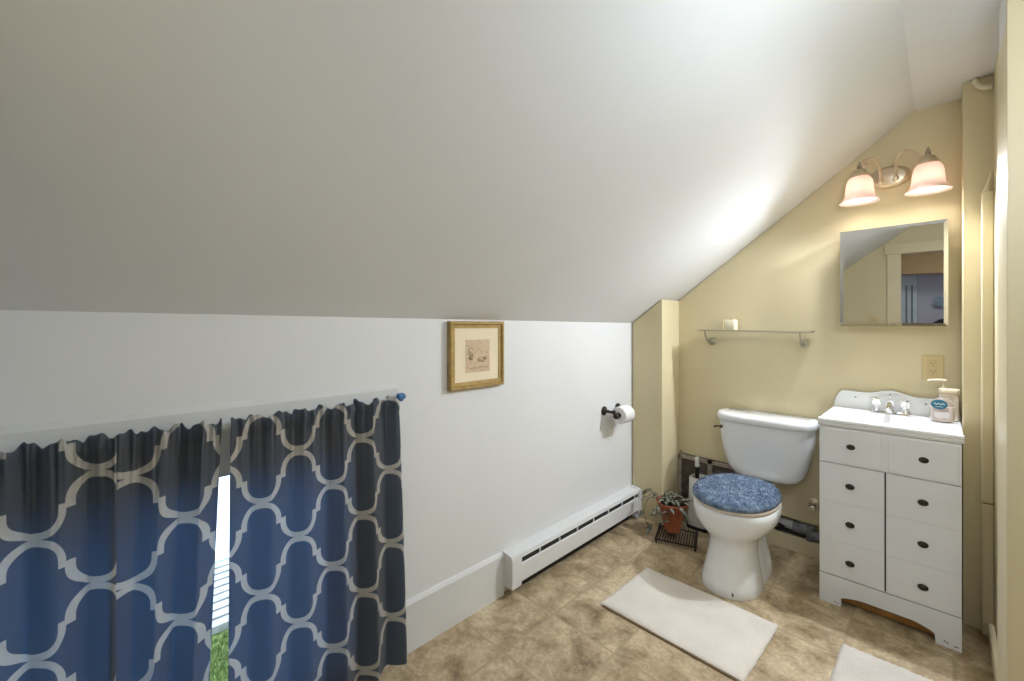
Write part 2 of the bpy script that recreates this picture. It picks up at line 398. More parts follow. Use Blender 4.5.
for k in range(7):
    y = 1.56+k*.153
    bm = B(); box(bm, .060, y, .142, .0668, y+.005, .176); obj('bracket', bm, HEATW, t)
bm = B(); box(bm, .03, HY1-.05, .005, .062, HY1-.012, .033, .004); lathe(bm, [(.012, 0), (.012, .05)], (.045, 2.50, .022), 'y', 12); obj('valve', bm, PVC, t)
bm = B(); box(bm, .001, 1.46, .0, .022, 2.48, .022); obj('foot', bm, DARK, t)  # dark strip set where only a thin shadow lies under the heater

# ------------------------------------------------------------------ framed print
t = thing('picture_frame', 'small gold framed sepia print hanging on the white knee wall', 'picture', (0, 1.205, 1.0))
FY0, FY1, FZ0, FZ1, FT = 1.046, 1.356, .993, 1.286, .027
def frame_ring(bm, ins, prof):
    # prof: (inset, x) outline swept round the rectangle
    secs = []
    for a, x in prof: secs.append([(x, FY0+a, FZ0+a), (x, FY1-a, FZ0+a), (x, FY1-a, FZ1-a), (x, FY0+a, FZ1-a)])
    loft(bm, secs+[secs[0]], cap=False)
bm = B(); frame_ring(bm, 0, [(0, .002), (0, FT-.004), (.004, FT), (.012, FT-.001), (.016, FT-.008), (.026, FT-.010), (.030, FT-.010), (.030, .004)]); obj('frame', bm, GOLD, t, ang=20)
bm = B(); box(bm, .010, FY0+.028, FZ0+.028, .014, FY1-.028, FZ1-.028); obj('mat_board', bm, mat('cream_mat_board', (.84, .72, .52), .9, namt=.03), t)
def sepia():
    m, n, N, L, b = nt('sepia_etching')
    tc = N.new('ShaderNodeTexCoord'); no = N.new('ShaderNodeTexNoise'); no.inputs['Scale'].default_value = 30; no.inputs['Detail'].default_value = 8; no.inputs['Distortion'].default_value = 2
    L.new(tc.outputs['Object'], no.inputs['Vector']); r = N.new('ShaderNodeValToRGB'); L.new(no.outputs['Fac'], r.inputs['Fac'])
    r.color_ramp.elements[0].position = .34; r.color_ramp.elements[0].color = (.52, .38, .25, 1); r.color_ramp.elements[1].position = .50; r.color_ramp.elements[1].color = (.66, .50, .33, 1)
    L.new(r.outputs[0], b.inputs['Base Color']); b.inputs['Roughness'].default_value = .9; return m
bm = B(); box(bm, .014, 1.135, 1.062, .0148, 1.272, 1.205); pr = obj('print', bm, sepia(), t)
bm = B()
INK = mat('sepia_ink', (.34, .22, .13), .9)
rn = random.Random(3)
for cx, cz, rx, rz in ((1.165, 1.15, .016, .022), (1.165, 1.125, .012, .010), (1.225, 1.115, .026, .012), (1.245, 1.122, .012, .008)):
    for q in range(5):
        pts = [(.0152, cx+rx*math.cos(a*.5+q)*(1-.12*q), cz+rz*math.sin(a*.5+q*.7)*(1-.1*q)) for a in range(0, 9)]
        tube(bm, pts, .00055, 4)
for q in range(9):
    y = 1.15+q*.012; tube(bm, [(.0152, y, 1.075+rn.random()*.01), (.0152, y+.03, 1.078+rn.random()*.01)], .0005, 4)
obj('drawing', bm, INK, pr)
bm = B(); box(bm, .0165, FY0+.029, FZ0+.029, .0172, FY1-.029, FZ1-.029); obj('glass', bm, thin_glass('picture_glass', 1.06), t)

# ------------------------------------------------------------------ toilet paper holder and roll
t = thing('toilet_paper_holder', 'dark bronze two post toilet paper holder on white wall', 'paper holder', (0, 2.28, .74))
RX, RZ, RY0, RY1 = .088, .722, 2.245, 2.350
for y in (2.220, 2.374):
    bm = B(); lathe(bm, [(.001, .0), (.028, .0), (.028, .006), (.020, .010), (.012, .014), (.010, .03), (.008, .05), (.010, .064), (.014, .074)], (.001, y, .742), 'x', 20)
    tube(bm, [(.07, y, .742), (.085, y, .732), (RX, y, RZ)], .009, 10)
    lathe(bm, [(.004, -.014), (.015, -.012), (.018, -.004), (.018, .004), (.012, .012), (.004, .014)], (RX, y, RZ), 'y', 16)
    obj('post', bm, BRONZE, t)
bm = B(); tube(bm, [(RX, 2.223, RZ), (RX, 2.372, RZ)], .008, 12); obj('spindle', bm, BRONZE, t)
bm = B()
prof = [(.018, RY0-RY0), (.050, 0), (.052, .003), (.052, RY1-RY0-.003), (.050, RY1-RY0), (.018, RY1-RY0), (.018, 0)]
lathe(bm, prof, (RX, RY0, RZ), 'y', 36, cap=False)
o = obj('toilet_paper_roll', bm, PAPER, ang=50); tag(o, 'white toilet paper roll held on the dark bronze holder', 'toilet paper')

# ------------------------------------------------------------------ toilet
TX = .730
t = thing('toilet', 'white two piece toilet with blue plush lid cover against yellow wall', 'toilet', (TX, 2.35, 0))
def sup(cx, yf, yb_, a, z, n=40, p=2.2, pb=None):
    cy = (yf+yb_)/2; b_ = (yb_-yf)/2; out = []
    for i in range(n):
        th = 2*PI*i/n; c, s = math.cos(th), math.sin(th)
        pp = p if s < 0 or pb is None else pb
        out.append((cx+a*math.copysign(abs(c)**(2/pp), c), cy+b_*math.copysign(abs(s)**(2/pp), s), z))
    return out
bm = B()
loft(bm, [sup(TX, yf, yb_, a, z) for z, yf, yb_, a in ((0, 2.080, 2.40, .130), (.012, 2.077, 2.40, .132), (.04, 2.084, 2.40, .127), (.10, 2.103, 2.39, .115), (.16, 2.120, 2.38, .105), (.210, 2.130, 2.40, .102), (.236, 2.122, 2.43, .110), (.256, 2.106, 2.46, .126), (.276, 2.088, 2.49, .146), (.300, 2.073, 2.52, .166), (.33, 2.064, 2.54, .184), (.365, 2.062, 2.55, .189), (.39, 2.067, 2.55, .187), (.396, 2.078, 2.54, .178))])
# trapway, foot and deck behind the bowl
loft(bm, [sup(TX, yf, yb_, a, z, p=2.8) for z, yf, yb_, a in ((0, 2.22, 2.56, .122), (.02, 2.22, 2.56, .125), (.06, 2.24, 2.56, .118), (.11, 2.26, 2.55, .104), (.15, 2.28, 2.55, .088), (.18, 2.30, 2.56, .080), (.26, 2.32, 2.60, .09), (.32, 2.36, 2.66, .10), (.36, 2.40, 2.70, .095), (.388, 2.42, 2.72, .095), (.397, 2.44, 2.71, .088))])
obj('bowl', bm, CERAM, t, ang=60)
for s in (-1, 1):
    bm = B(); lathe(bm, [(.014, 0), (.014, .006), (.010, .014), (.003, .017)], (TX+s*.098, 2.345 if s > 0 else 2.40, .052), 'z', 14); obj('bolt_cap', bm, WHITEP, t)
bm = B(); tube(bm, [(TX+.050, 2.091, .012), (TX+.052, 2.091, .022), (TX+.044, 2.094, .036)], .003, 8, taper=[.0035, .0045, .002]); obj('chip', bm, mat('dark_chip', (.08, .06, .045), .8), t)
bm = B()
loft(bm, [sup(TX, yf, yb_, a, z, p=2.15) for z, yf, yb_, a in ((.396, 2.072, 2.52, .180), (.398, 2.066, 2.525, .184), (.408, 2.064, 2.53, .186), (.411, 2.068, 2.525, .183))])
obj('seat', bm, mat('beige_seat_plastic', (.74, .64, .55), .35, namt=.02), t, ang=60)
# plush cover: dome with pile tufts
def plush():
    m, n, N, L, b = nt('blue_plush')
    tc = N.new('ShaderNodeTexCoord'); no = N.new('ShaderNodeTexNoise'); no.inputs['Scale'].default_value = 26; no.inputs['Detail'].default_value = 9; no.inputs['Roughness'].default_value = .8
    L.new(tc.outputs['Object'], no.inputs['Vector']); r = N.new('ShaderNodeValToRGB'); L.new(no.outputs['Fac'], r.inputs['Fac'])
    e = r.color_ramp.elements; e[0].position = .36; e[0].color = (.06, .095, .155, 1); e[1].position = .66; e[1].color = (.34, .42, .52, 1)
    q = e.new(.5); q.color = (.125, .18, .265, 1)
    L.new(r.outputs[0], b.inputs['Base Color']); b.inputs['Roughness'].default_value = .95; b.inputs['Sheen Weight'].default_value = .3; b.inputs['Specular IOR Level'].default_value = .1; return m
bm = B()
cs = []
rows = ((.412, .172), (.411, .186), (.418, .193), (.430, .193), (.441, .186), (.448, .170), (.4515, .14), (.453, .10), (.4535, .05), (.4535, .004))
for z, a in rows:
    k = a/.19; cs.append(sup(TX-.001, 2.305-.245*k, 2.305+.238*k, a*.968, z, n=56, p=2.1))
loft(bm, cs)
rn = random.Random(5)
def surf(u, v):
    i = min(int(v), len(cs)-2); f_ = v-i; j = int(u) % 56; g_ = u-int(u)
    A = Vector(cs[i][j])*(1-g_)+Vector(cs[i][(j+1)%56])*g_; D = Vector(cs[i+1][j])*(1-g_)+Vector(cs[i+1][(j+1)%56])*g_
    return A*(1-f_)+D*f_
cc = Vector((TX, 2.305, .30))
for q in range(9000):
    if rn.random() < .25: p = surf(rn.random()*56, 1+rn.random()*4)
    else:
        r_ = math.sqrt(rn.random()); a = r_*.19; vv = 9
        for i in range(3, 9):
            if rows[i][1] >= a >= rows[i+1][1]: vv = i+(rows[i][1]-a)/(rows[i][1]-rows[i+1][1]); break
        p = surf(rn.random()*56, min(vv, 8.99))
    nrm = (p-cc).normalized(); nrm = Vector((nrm.x*.8, nrm.y*.8, nrm.z)).normalized()
    dr = (nrm+Vector((rn.uniform(-.6, .6), rn.uniform(-.6, .6), rn.uniform(-.3, .3)))).normalized()
    sd = dr.cross(Vector((rn.uniform(-1, 1), rn.uniform(-1, 1), .3))).normalized()*.0011
    tp = p+dr*rn.uniform(.005, .009)
    bm.faces.new((bm.verts.new(p-sd), bm.verts.new(p+sd), bm.verts.new(tp)))
obj('lid_cover', bm, plush(), t, ang=60)
bm = B()
def tsec(z, a, yf, yb_=2.790):
    # D-shaped tank section: bowed front, flat back
    out = []; n = 40
    for i in range(n):
        th = 2*PI*i/n; c, s = math.cos(th), math.sin(th)
        x = a*math.copysign(abs(c)**(2/4.2), c); cy = yb_-.07
        if s < 0: y = cy+(yf-cy)*abs(s)**(2/3.0)
        else: y = cy+.07*abs(s)**(2/7)
        out.append((TX+.022+x, y, z))
    return out
loft(bm, [tsec(z, a, yf) for z, a, yf in ((.402, .10, 2.67), (.405, .140, 2.65), (.418, .166, 2.635), (.45, .190, 2.625), (.51, .210, 2.617), (.58, .224, 2.608), (.65, .233, 2.602), (.713, .238, 2.600))])
obj('tank', bm, CERAM, t, ang=60)
bm = B()
loft(bm, [tsec(z, a, yf, 2.797) for z, a, yf in ((.713, .240, 2.598), (.714, .246, 2.590), (.721, .250, 2.586), (.742, .251, 2.585), (.752, .248, 2.589), (.758, .240, 2.600), (.759, .22, 2.62))])
obj('tank_lid', bm, CERAM, t, ang=60)
bm = B(); lathe(bm, [(.009, 0), (.010, .005), (.005, .012)], (TX-.180, 2.612, .676), '-y', 14)
tube(bm, [(TX-.180, 2.602, .676), (TX-.20, 2.598, .678), (TX-.216, 2.600, .670)], .005, 8, taper=[.004, .005, .006]); obj('flush_lever', bm, mat('dark_brass', (.13, .10, .06), .35, .8), t)

# supply valve
t = thing('supply_valve', 'bronze water shut off valve low on yellow wall beside the vanity', 'valve', (.99, YB, .29))
bm = B(); lathe(bm, [(.028, 0), (.028, .003), (.018, .008), (.010, .010), (.010, .045)], (.967, YB, .29), '-y', 20); obj('escutcheon', bm, CHAMP, t)
bm = B(); lathe(bm, [(.012, -.014), (.014, 0), (.012, .014)], (.967, YB-.045, .288), 'z', 14); obj('body', bm, NICKEL, t)
bm = B(); lathe(bm, [(.006, 0), (.006, .018), (.020, .020), (.022, .026), (.018, .030)], (.967, YB-.055, .288), '-y', 16, sx=1, sy=.6); obj('handle', bm, NICKEL, t)

# grey pipe in the broken-out gap
t = thing('waste_pipe', 'grey pipe with dark couplings exposed above the back baseboard', 'pipe', (.85, 2.79, .125))
bm = B(); tube(bm, [(.64, 2.812, .138), (.88, 2.808, .135)], .024, 16); obj('pipe', bm, PVC, t)
bm = B(); tube(bm, [(.66, 2.796, .103), (.98, 2.790, .105)], .010, 10); obj('thin_pipe', bm, BLACKM, t)
bm = B(); tube(bm, [(.87, 2.806, .135), (.955, 2.802, .133)], .030, 16); box(bm, .935, 2.772, .085, .97, 2.80, .17, .006); tube(bm, [(.955, 2.79, .12), (1.05, 2.79, .118)], .024, 12); obj('coupling', bm, mat('dark_grey_fitting', (.17, .175, .19), .5, nscale=30, namt=.4), t)
bm = B(); tube(bm, bez([(.755, 2.80, .165), (.765, 2.782, .15), (.78, 2.785, .14), (.83, 2.775, .125)], 12), .008, 8); obj('clamp', bm, BLACKM, t)

# ------------------------------------------------------------------ access grille on the back wall
t = thing('wall_grille', 'dark louvered grille with brown frame set low behind the toilet', 'vent grille', (.38, YB, .10))
gx0, gx1, gz0, gz1 = .213, .590, .095, .405; gy = YB-.022
bm = B()
for a in ((gx0, gy, gz0, gx0+.022, YB-.001, gz1), (gx1-.022, gy, gz0, gx1, YB-.001, gz1), (gx0, gy, gz1-.024, gx1, YB-.001, gz1), (gx0, gy, gz0, gx1, YB-.001, gz0+.022), (.405, gy, gz0, .435, YB-.001, gz1)): box(bm, *a, bev=.002)
obj('frame', bm, GREYW, t)
bm = B(); box(bm, gx0+.01, YB-.006, gz0+.01, gx1-.01, YB-.002, gz1-.01); obj('backing', bm, DARK, t)
bm = B()
for k in range(17):
    z = gz0+.026+k*.0158
    extr(bm, [(YB-.018, z), (YB-.016, z-.001), (YB-.006, z+.009), (YB-.008, z+.010)], 'x', gx0+.018, .408)
    extr(bm, [(YB-.018, z), (YB-.016, z-.001), (YB-.006, z+.009), (YB-.008, z+.010)], 'x', .430, gx1-.018)
obj('louver', bm, LOUV, t)
bm = B(); tube(bm, bez([(.222, 2.795, .432), (.24, 2.79, .420), (.27, 2.792, .412), (.36, 2.792, .411), (.55, 2.792, .409)], 20), .0022, 6)
tag(obj('wire', bm, BLACKM), 'thin dark wire lying along the top of the low grille', 'wire')

# ------------------------------------------------------------------ toilet brush in its holder
t = thing('toilet_brush_holder', 'tall white square toilet brush canister with black base beside the bowl', 'brush holder', (.425, 2.705, 0))
bm = B(); secs = []
def rsq(cx, cy, a, z, n=32): return [(cx+a*math.copysign(abs(math.cos(2*PI*i/n))**.4, math.cos(2*PI*i/n)), cy+a*math.copysign(abs(math.sin(2*PI*i/n))**.4, math.sin(2*PI*i/n)), z) for i in range(n)]
BX, BY = .388, 2.705
loft(bm, [rsq(BX, BY, .058, .018), rsq(BX, BY, .052, .315), rsq(BX, BY, .048, .315), rsq(BX, BY, .050, .05)]); obj('canister', bm, WHITEP, t)
bm = B(); loft(bm, [rsq(BX, BY, .066, 0), rsq(BX, BY, .066, .012), rsq(BX, BY, .060, .018)]); obj('base', bm, BLACKM, t)
t = thing('toilet_brush', 'black handled toilet brush with white tip standing in canister', 'brush', (BX, BY, .06))
bm = B(); lathe(bm, [(.010, .12), (.010, .30), (.013, .34), (.012, .375)], (BX-.015, BY, .0), 'z', 14); obj('handle', bm, BLACKM, t)
bm = B(); lathe(bm, [(.012, .375), (.014, .39), (.012, .405), (.014, .42), (.012, .432), (.004, .438)], (BX-.015, BY, .0), 'z', 14); obj('handle_tip', bm, WHITEP, t)
bm = B(); lathe(bm, [(.02, .055), (.035, .065), (.035, .115), (.02, .125)], (BX-.01, BY, 0), 'z', 20); obj('bristles', bm, WHITEP, t)

# ------------------------------------------------------------------ iron trivet and potted plant
ca, sa = math.cos(math.radians(19)), math.sin(math.radians(19))
GX, GY = .362, 2.435
def gt(u, v, z): return (GX+u*ca-v*sa, GY+u*sa+v*ca, z)
t = thing('iron_trivet', 'black iron bar trivet on the floor under the terracotta pot', 'plant stand', (GX, GY, 0))
bm = B()
for k in range(15):
    u = -.10+k*.0143; tube(bm, [gt(u, -.092, .021), gt(u, -.090, .027), gt(u, .12, .027)], .0032, 6)
obj('bar', bm, BLACKM, t)
bm = B()
for v in (-.08, .10): tube(bm, [gt(-.108, v, .021), gt(.108, v, .021)], .004, 6)
for u in (-.108, .108): tube(bm, [gt(u, -.092, .027), gt(u, .12, .027)], .0042, 6)
obj('frame', bm, BLACKM, t)
for u in (-.104, .104):
    for v in (-.082, .105):
        bm = B(); lathe(bm, [(.004, 0), (.006, .004), (.005, .022)], gt(u, v, 0), 'z', 8); obj('foot', bm, BLACKM, t)
PX, PY = .318, 2.470
t = thing('potted_plant', 'trailing variegated plant in a terracotta pot beside the baseboard heater', 'potted plant', (PX, PY, .031))
def npc(a, z, n=40, k=.05):
    return [(PX+a*(1+k*math.cos(4*2*PI*i/n))*math.cos(2*PI*i/n), PY+a*(1+k*math.cos(4*2*PI*i/n))*math.sin(2*PI*i/n), z) for i in range(n)]
bm = B(); loft(bm, [npc(.036, .031), npc(.044, .034), npc(.053, .08), npc(.067, .14), npc(.083, .180), npc(.091, .200), npc(.093, .208), npc(.087, .209), npc(.080, .196), npc(.076, .190)]); obj('pot', bm, TERRA, t)
bm = B(); loft(bm, [npc(.079, .190), npc(.078, .197), npc(.02, .202)]); obj('soil', bm, SOIL, t)
def leafmat():
    m, n, N, L, b = nt('variegated_leaf')
    uv = N.new('ShaderNodeUVMap'); uv.uv_map = 'UVMap'; sp = N.new('ShaderNodeSeparateXYZ'); L.new(uv.outputs[0], sp.inputs[0])
    no = N.new('ShaderNodeTexNoise'); no.inputs['Scale'].default_value = 9; L.new(uv.outputs[0], no.inputs['Vector'])
    ab = N.new('ShaderNodeMath'); ab.operation = 'ABSOLUTE'; L.new(sp.outputs[0], ab.inputs[0])
    ad = N.new('ShaderNodeMath'); ad.operation = 'ADD'; L.new(ab.outputs[0], ad.inputs[0]); L.new(no.outputs['Fac'], ad.inputs[1])
    r = N.new('ShaderNodeValToRGB'); L.new(ad.outputs[0], r.inputs['Fac'])
    e = r.color_ramp.elements; e[0].position = .55; e[0].color = (.05, .055, .035, 1); e[1].position = 1.15; e[1].color = (.05, .06, .035, 1)
    q = e.new(.72); q.color = (.36, .32, .26, 1); q = e.new(.9); q.color = (.20, .19, .13, 1)
    L.new(r.outputs[0], b.inputs['Base Color']); b.inputs['Roughness'].default_value = .5; return m
bm = B(); uvl = bm.loops.layers.uv.new('UVMap'); sbm = B()
def leaf(base, d, ln, wd, droop):
    d = Vector(d).normalized(); sd = d.cross(Vector((0,0,1)))
    if sd.length < .1: sd = Vector((1,0,0))
    sd.normalize(); up = sd.cross(d); rows = []
    for i in range(7):
        s = i/6; c = Vector(base)+d*ln*s+up*(.15*math.sin(PI*s)*ln)-Vector((0,0,1))*droop*ln*s*s
        w_ = wd*math.sin(PI*min(1, .06+s*.94))**.8*(1-.25*s)
        rows.append([(bm.verts.new(c+sd*w_*k+up*abs(k)*w_*.35), (k, s)) for k in (-1, -.5, 0, .5, 1)])
    for A, D in zip(rows, rows[1:]):
        for k in range(4):
            q = (A[k], A[k+1], D[k+1], D[k]); f = bm.faces.new([v for v, _ in q])
            for lp, (v, c) in zip(f.loops, q): lp[uvl].uv = c
rn = random.Random(11)
stems = []
for k in range(17):
    a = k*2.39996; r_ = .075*rn.random(); b0 = Vector((PX+r_*math.cos(a), PY+r_*math.sin(a), .20))
    tip = b0+Vector((math.cos(a)*rn.uniform(-.02, .035), math.sin(a)*rn.uniform(-.02, .035), rn.uniform(.015, .03)))
    tube(sbm, [b0, (b0+tip)/2+Vector((0,0,.01)), tip], .0018, 5)
    for q in range(2):
        aa = a+rn.uniform(-.9, .9); leaf(tip-Vector((0,0,.008*q)), (math.cos(aa), math.sin(aa), rn.uniform(-.1, .15)), rn.uniform(.042, .058), rn.uniform(.015, .020), rn.uniform(.0, .25))
# trailing stems
for pts in (((PX-.07, PY-.03, .21), (PX-.13, PY-.04, .20), (PX-.15, PY-.06, .12), (PX-.12, PY-.09, .07), (PX-.09, PY-.11, .055)),
            ((PX-.06, PY-.05, .21), (PX-.12, PY-.02, .24), (PX-.16, PY+.00, .22)),
            ((PX+.02, PY-.08, .21), (PX+.03, PY-.11, .18), (PX+.035, PY-.112, .13)),
            ((PX+.06, PY-.05, .21), (PX+.09, PY-.07, .20), (PX+.10, PY-.08, .15)),
            ((PX-.03, PY-.075, .21), (PX-.05, PY-.105, .17), (PX-.05, PY-.10, .13))):
    cpt = bez(pts, 16); tube(sbm, cpt, .0018, 5)
    for i in range(4, len(cpt), 4):
        a = rn.uniform(-PI, 0); leaf(cpt[i], (math.cos(a), math.sin(a)*.8, rn.uniform(-.3, .1)), rn.uniform(.040, .052), .016, .3)
fo = obj('foliage', bm, leafmat(), t, ang=180); obj('stems', sbm, mat('brown_stem', (.10, .07, .04), .7), t)

# ------------------------------------------------------------------ bath mats
def mat_rug(name, label, x0, y0, x1, y1, th, m, seed, sk=0, fluff=0, rot=0):
    bm = B(); nx, ny = int((x1-x0)/.008), int((y1-y0)/.008); rn = random.Random(seed); g = []
    for j in range(ny+1):
        row = []
        for i in range(nx+1):
            s, q = i/nx, j/ny
            e = min(i, nx-i, j, ny-j)
            z = th*(1-math.exp(-e/1.2))*1.0 + (.0015*math.sin(9*s+3*q)+.001*math.sin(17*q+5*s)) * (e > 0)
            z += rn.uniform(-1, 1)*fluff
            x = x0+(x1-x0)*s+sk*(q-.5); y = y0+(y1-y0)*q
            if e == 0: x += rn.uniform(-.002, .002); y += rn.uniform(-.002, .002); z = .002
            if e == 1: z += .001
            row.append(bm.verts.new((x, y, max(z, .002))))
        g.append(row)
    for j in range(ny):
        for i in range(nx): bm.faces.new((g[j][i], g[j][i+1], g[j+1][i+1], g[j+1][i]))
    ring = [g[0][i] for i in range(nx+1)]+[g[j][nx] for j in range(1, ny+1)]+[g[ny][i] for i in range(nx-1, -1, -1)]+[g[j][0] for j in range(ny-1, 0, -1)]
    low = [bm.verts.new((v.co.x, v.co.y, .0004)) for v in ring]; n = len(ring)
    for i in range(n): bm.faces.new((ring[i], low[i], low[(i+1)%n], ring[(i+1)%n]))
    bm.faces.new(low)
    return tag(obj(name, bm, m, ang=180), label, 'bath mat')
r1 = mat_rug('bath_mat', 'flat cream bath mat lying on the floor in front of the toilet', .372, 1.628, .972, 2.050, .013, RUGA, 1, sk=.01, fluff=.0006)
bm = B(); box(bm, .385, 1.621, .001, .985, 1.631, .006, .001)
r2 = mat_rug('bath_mat', 'fluffy white bath mat in front of the white vanity, cut off by the frame', 1.178, 1.50, 1.570, 2.116, .016, RUGB, 2, fluff=.0022)
obj('edge_binding', bm, mat('brown_mat_edge', (.16, .10, .05), .8), r1)

# ------------------------------------------------------------------ vanity cabinet
VX0, VX1, VF = 1.062, 1.512, 2.3865
t = thing('vanity_cabinet', 'small white vanity cabinet with dark oval knobs against yellow wall', 'vanity', ((VX0+VX1)/2, 2.6, 0))
bm = B()
box(bm, VX0+.002, VF+.018, .03, VX0+.018, 2.800, .808); box(bm, VX1-.018, VF+.018, .03, VX1-.002, 2.62, .808)
box(bm, VX0+.018, VF+.03, .10, VX1-.018, 2.60, .116); box(bm, VX0+.018, 2.59, .10, VX1-.018, 2.60, .808)
box(bm, VX0+.002, VF+.018, .630, VX1-.002, VF+.03, .808); box(bm, VX0+.002, VF+.0185, .12, VX1-.002, VF+.03, .640)
obj('carcass', bm, CABW, t)
bm = B(); box(bm, 1.2865, VF+.010, .134, 1.2915, VF+.0186, .641); box(bm, VX0+.004, VF+.012, .640, VX1-.004, VF+.0186, .6445); obj('gap_shadow', bm, GROOVE, t)
# apron with arched cut-out and feet
pts = [(VX0-.002, 0), (1.140, 0), (1.140, .040)]
for i in range(1, 20):
    s = i/20; x = 1.140+(1.437-1.140)*s
    pts.append((x, .040+.018*min(1, math.sin(PI*s)*1.6)**.8))
pts += [(1.437, .038), (1.440, 0), (VX1, 0), (VX1, .131), (VX0-.002, .131)]
bm = B(); extr(bm, pts, 'y', VF, VF+.018); obj('apron', bm, CABW, t)
for x in (VX0, VX1-.018):
    for ya in (VF+.018, 2.56):
        bm = B(); box(bm, x, ya, 0, x+.018, ya+.04, .03); obj('foot', bm, CABW, t)
bm = B(); box(bm, VX0+.02, VF+.050, .004, VX1-.02, VF+.062, .030, .002); obj('toe_board', bm, ORANGE, t)
for x, z in ((1.115, .013), (1.125, .011), (1.463, .020), (1.470, .017), (1.49, .012), (1.497, .013)):
    bm = B(); box(bm, x, VF-.0006, z, x+.006, VF+.001, z+.004, .0006); obj('paint_chip', bm, mat('dark_chip', (.1, .08, .06), .8), t)
def knob(x, z, par):
    bm = B(); lathe(bm, [(.0165, 0), (.0165, .002), (.013, .004), (.0135, .006), (.011, .010), (.007, .013), (.002, .014)], (x, VF, z), '-y', 24, sx=1.0, sy=.78)
    tube(bm, [(x, VF, z), (x, VF-.01, z)], .004, 8)
    return obj('knob', bm, BRONZE, par)
bm = B(); box(bm, VX0-.002, VF, .644, VX1, VF+.018, .806, .002)
box(bm, VX0+.006, VF-.0025, .652, 1.278, VF+.004, .800, .0025, 1); box(bm, 1.298, VF-.0025, .652, VX1-.006, VF+.004, .800, .0025, 1)
df = obj('drawer_front', bm, CABW, t)
knob(1.174, .727, df); knob(1.406, .723, df)
for x0, x1, kx in ((VX0-.002, 1.2865, 1.171), (1.2915, VX1, 1.404)):
    bm = B(); box(bm, x0, VF+.002, .134, x1, VF+.018, .6415)
    for za, zb_ in ((.134, .2955), (.2965, .4680), (.469, .6415)):
        box(bm, x0, VF, za, x1, VF+.010, zb_, .0022, 2)
    dr = obj('door', bm, CABW, t)
    for z in (.550, .380, .207): knob(kx, z, dr)

# sink top with scalloped backsplash
t = thing('sink_top', 'white cultured marble sink top with scalloped backsplash on the vanity', 'sink', (1.287, 2.6, .808))
SX0, SX1, SF, SB = 1.055, 1.5185, 2.378, 2.790
bm = B()
# top surface grid with an oval basin
nx, ny = 60, 54; g = []
for j in range(ny+1):
    row = []
    for i in range(nx+1):
        x = SX0+.004+(SX1-SX0-.008)*i/nx; y = SF+.010+(SB-SF-.010)*j/ny
        rr = math.hypot((x-1.287)/.165, (y-2.555)/.112)
        z = .842
        if rr < 1: z -= .095*(1-rr**2.6)**.6
        elif rr < 1.25: z -= 0
        # raised rim line along the front
        if y < SF+.030: z += .002
        row.append(bm.verts.new((x, y, z)))
    g.append(row)
for j in range(ny):
    for i in range(nx): bm.faces.new((g[j][i], g[j][i+1], g[j+1][i+1], g[j+1][i]))
# moulded edge strips: front, left, right
prof = [(.010, .844), (.003, .842), (0, .836), (.001, .829), (.006, .826), (.004, .821), (.007, .814), (.012, .808), (.030, .808), (.030, .83)]
extr(bm, [(SF+a, z) for a, z in prof], 'x', SX0, SX1)
extr(bm, [(SX0+a, z) for a, z in prof[1:]], 'y', SF+.01, SB)
extr(bm, [(SX1-a, z) for a, z in prof[1:]], 'y', SF+.01, 2.615 if False else SB)
obj('basin_top', bm, CERAM, t, ang=40)
bm = B(); pts = []
ctrl = [(1.058, .842), (1.060, .868), (1.068, .895), (1.082, .918), (1.098, .929), (1.125, .930), (1.16, .928), (1.195, .928), (1.225, .934), (1.25, .943), (1.278, .947), (1.305, .944), (1.335, .934), (1.365, .925), (1.40, .924), (1.44, .926), (1.475, .922), (1.495, .910), (1.508, .89), (1.514, .865), (1.516, .842)]
extr(bm, [(v.x, v.y) for v in bez([(a, b_, 0) for a, b_ in ctrl], 60)], 'y', 2.780, 2.800)
# raised oval field behind the tap
poly = [(1.283+.082*math.cos(PI*i/20), .845+.082*math.sin(PI*i/20)**.8) for i in range(21)]
extr(bm, poly, 'y', 2.777, 2.781); obj('backsplash', bm, CERAM, t, ang=40)
for x, z in ((1.146, .900), (1.278, .926), (1.405, .898)):
    bm = B(); lathe(bm, [(.004, 0), (.003, .002)], (x, 2.779, z), '-y', 10); obj('screw_hole', bm, mat('grey_dot', (.2, .2, .2), .5), t)

# faucet
FX, FYY = 1.283, 2.715
t = thing('faucet', 'chrome centerset faucet with two white porcelain handles on the sink top', 'faucet', (FX, FYY, .842))
bm = B(); loft(bm, [[(FX+.072*k*math.copysign(abs(math.cos(q*2*PI/32))**.6, math.cos(q*2*PI/32)), FYY+.024*k*math.sin(q*2*PI/32), z) for q in range(32)] for k, z in ((1, .842), (1, .850), (.9, .857))]); obj('base_plate', bm, CHROME, t)
bm = B(); tube(bm, bez([(FX, FYY, .855), (FX, FYY, .880), (FX, FYY-.03, .896), (FX, FYY-.075, .886), (FX, FYY-.098, .872)], 18), .011, 12, taper=None); lathe(bm, [(.018, .855), (.014, .868), (.012, .88)], (FX, FYY, 0), 'z', 16); obj('spout', bm, CHROME, t)
bm = B(); lathe(bm, [(.013, .875), (.014, .888), (.009, .898), (.004, .902)], (FX, FYY+.002, 0.004), 'z', 16); obj('spout_cap', bm, CERAM, t)
bm = B(); tube(bm, [(FX, FYY+.012, .86), (FX, FYY+.012, .918)], .002, 8); lathe(bm, [(.003, .916), (.006, .920), (.003, .926)], (FX, FYY+.012, 0), 'z', 10); obj('lift_rod', bm, CHROME, t)
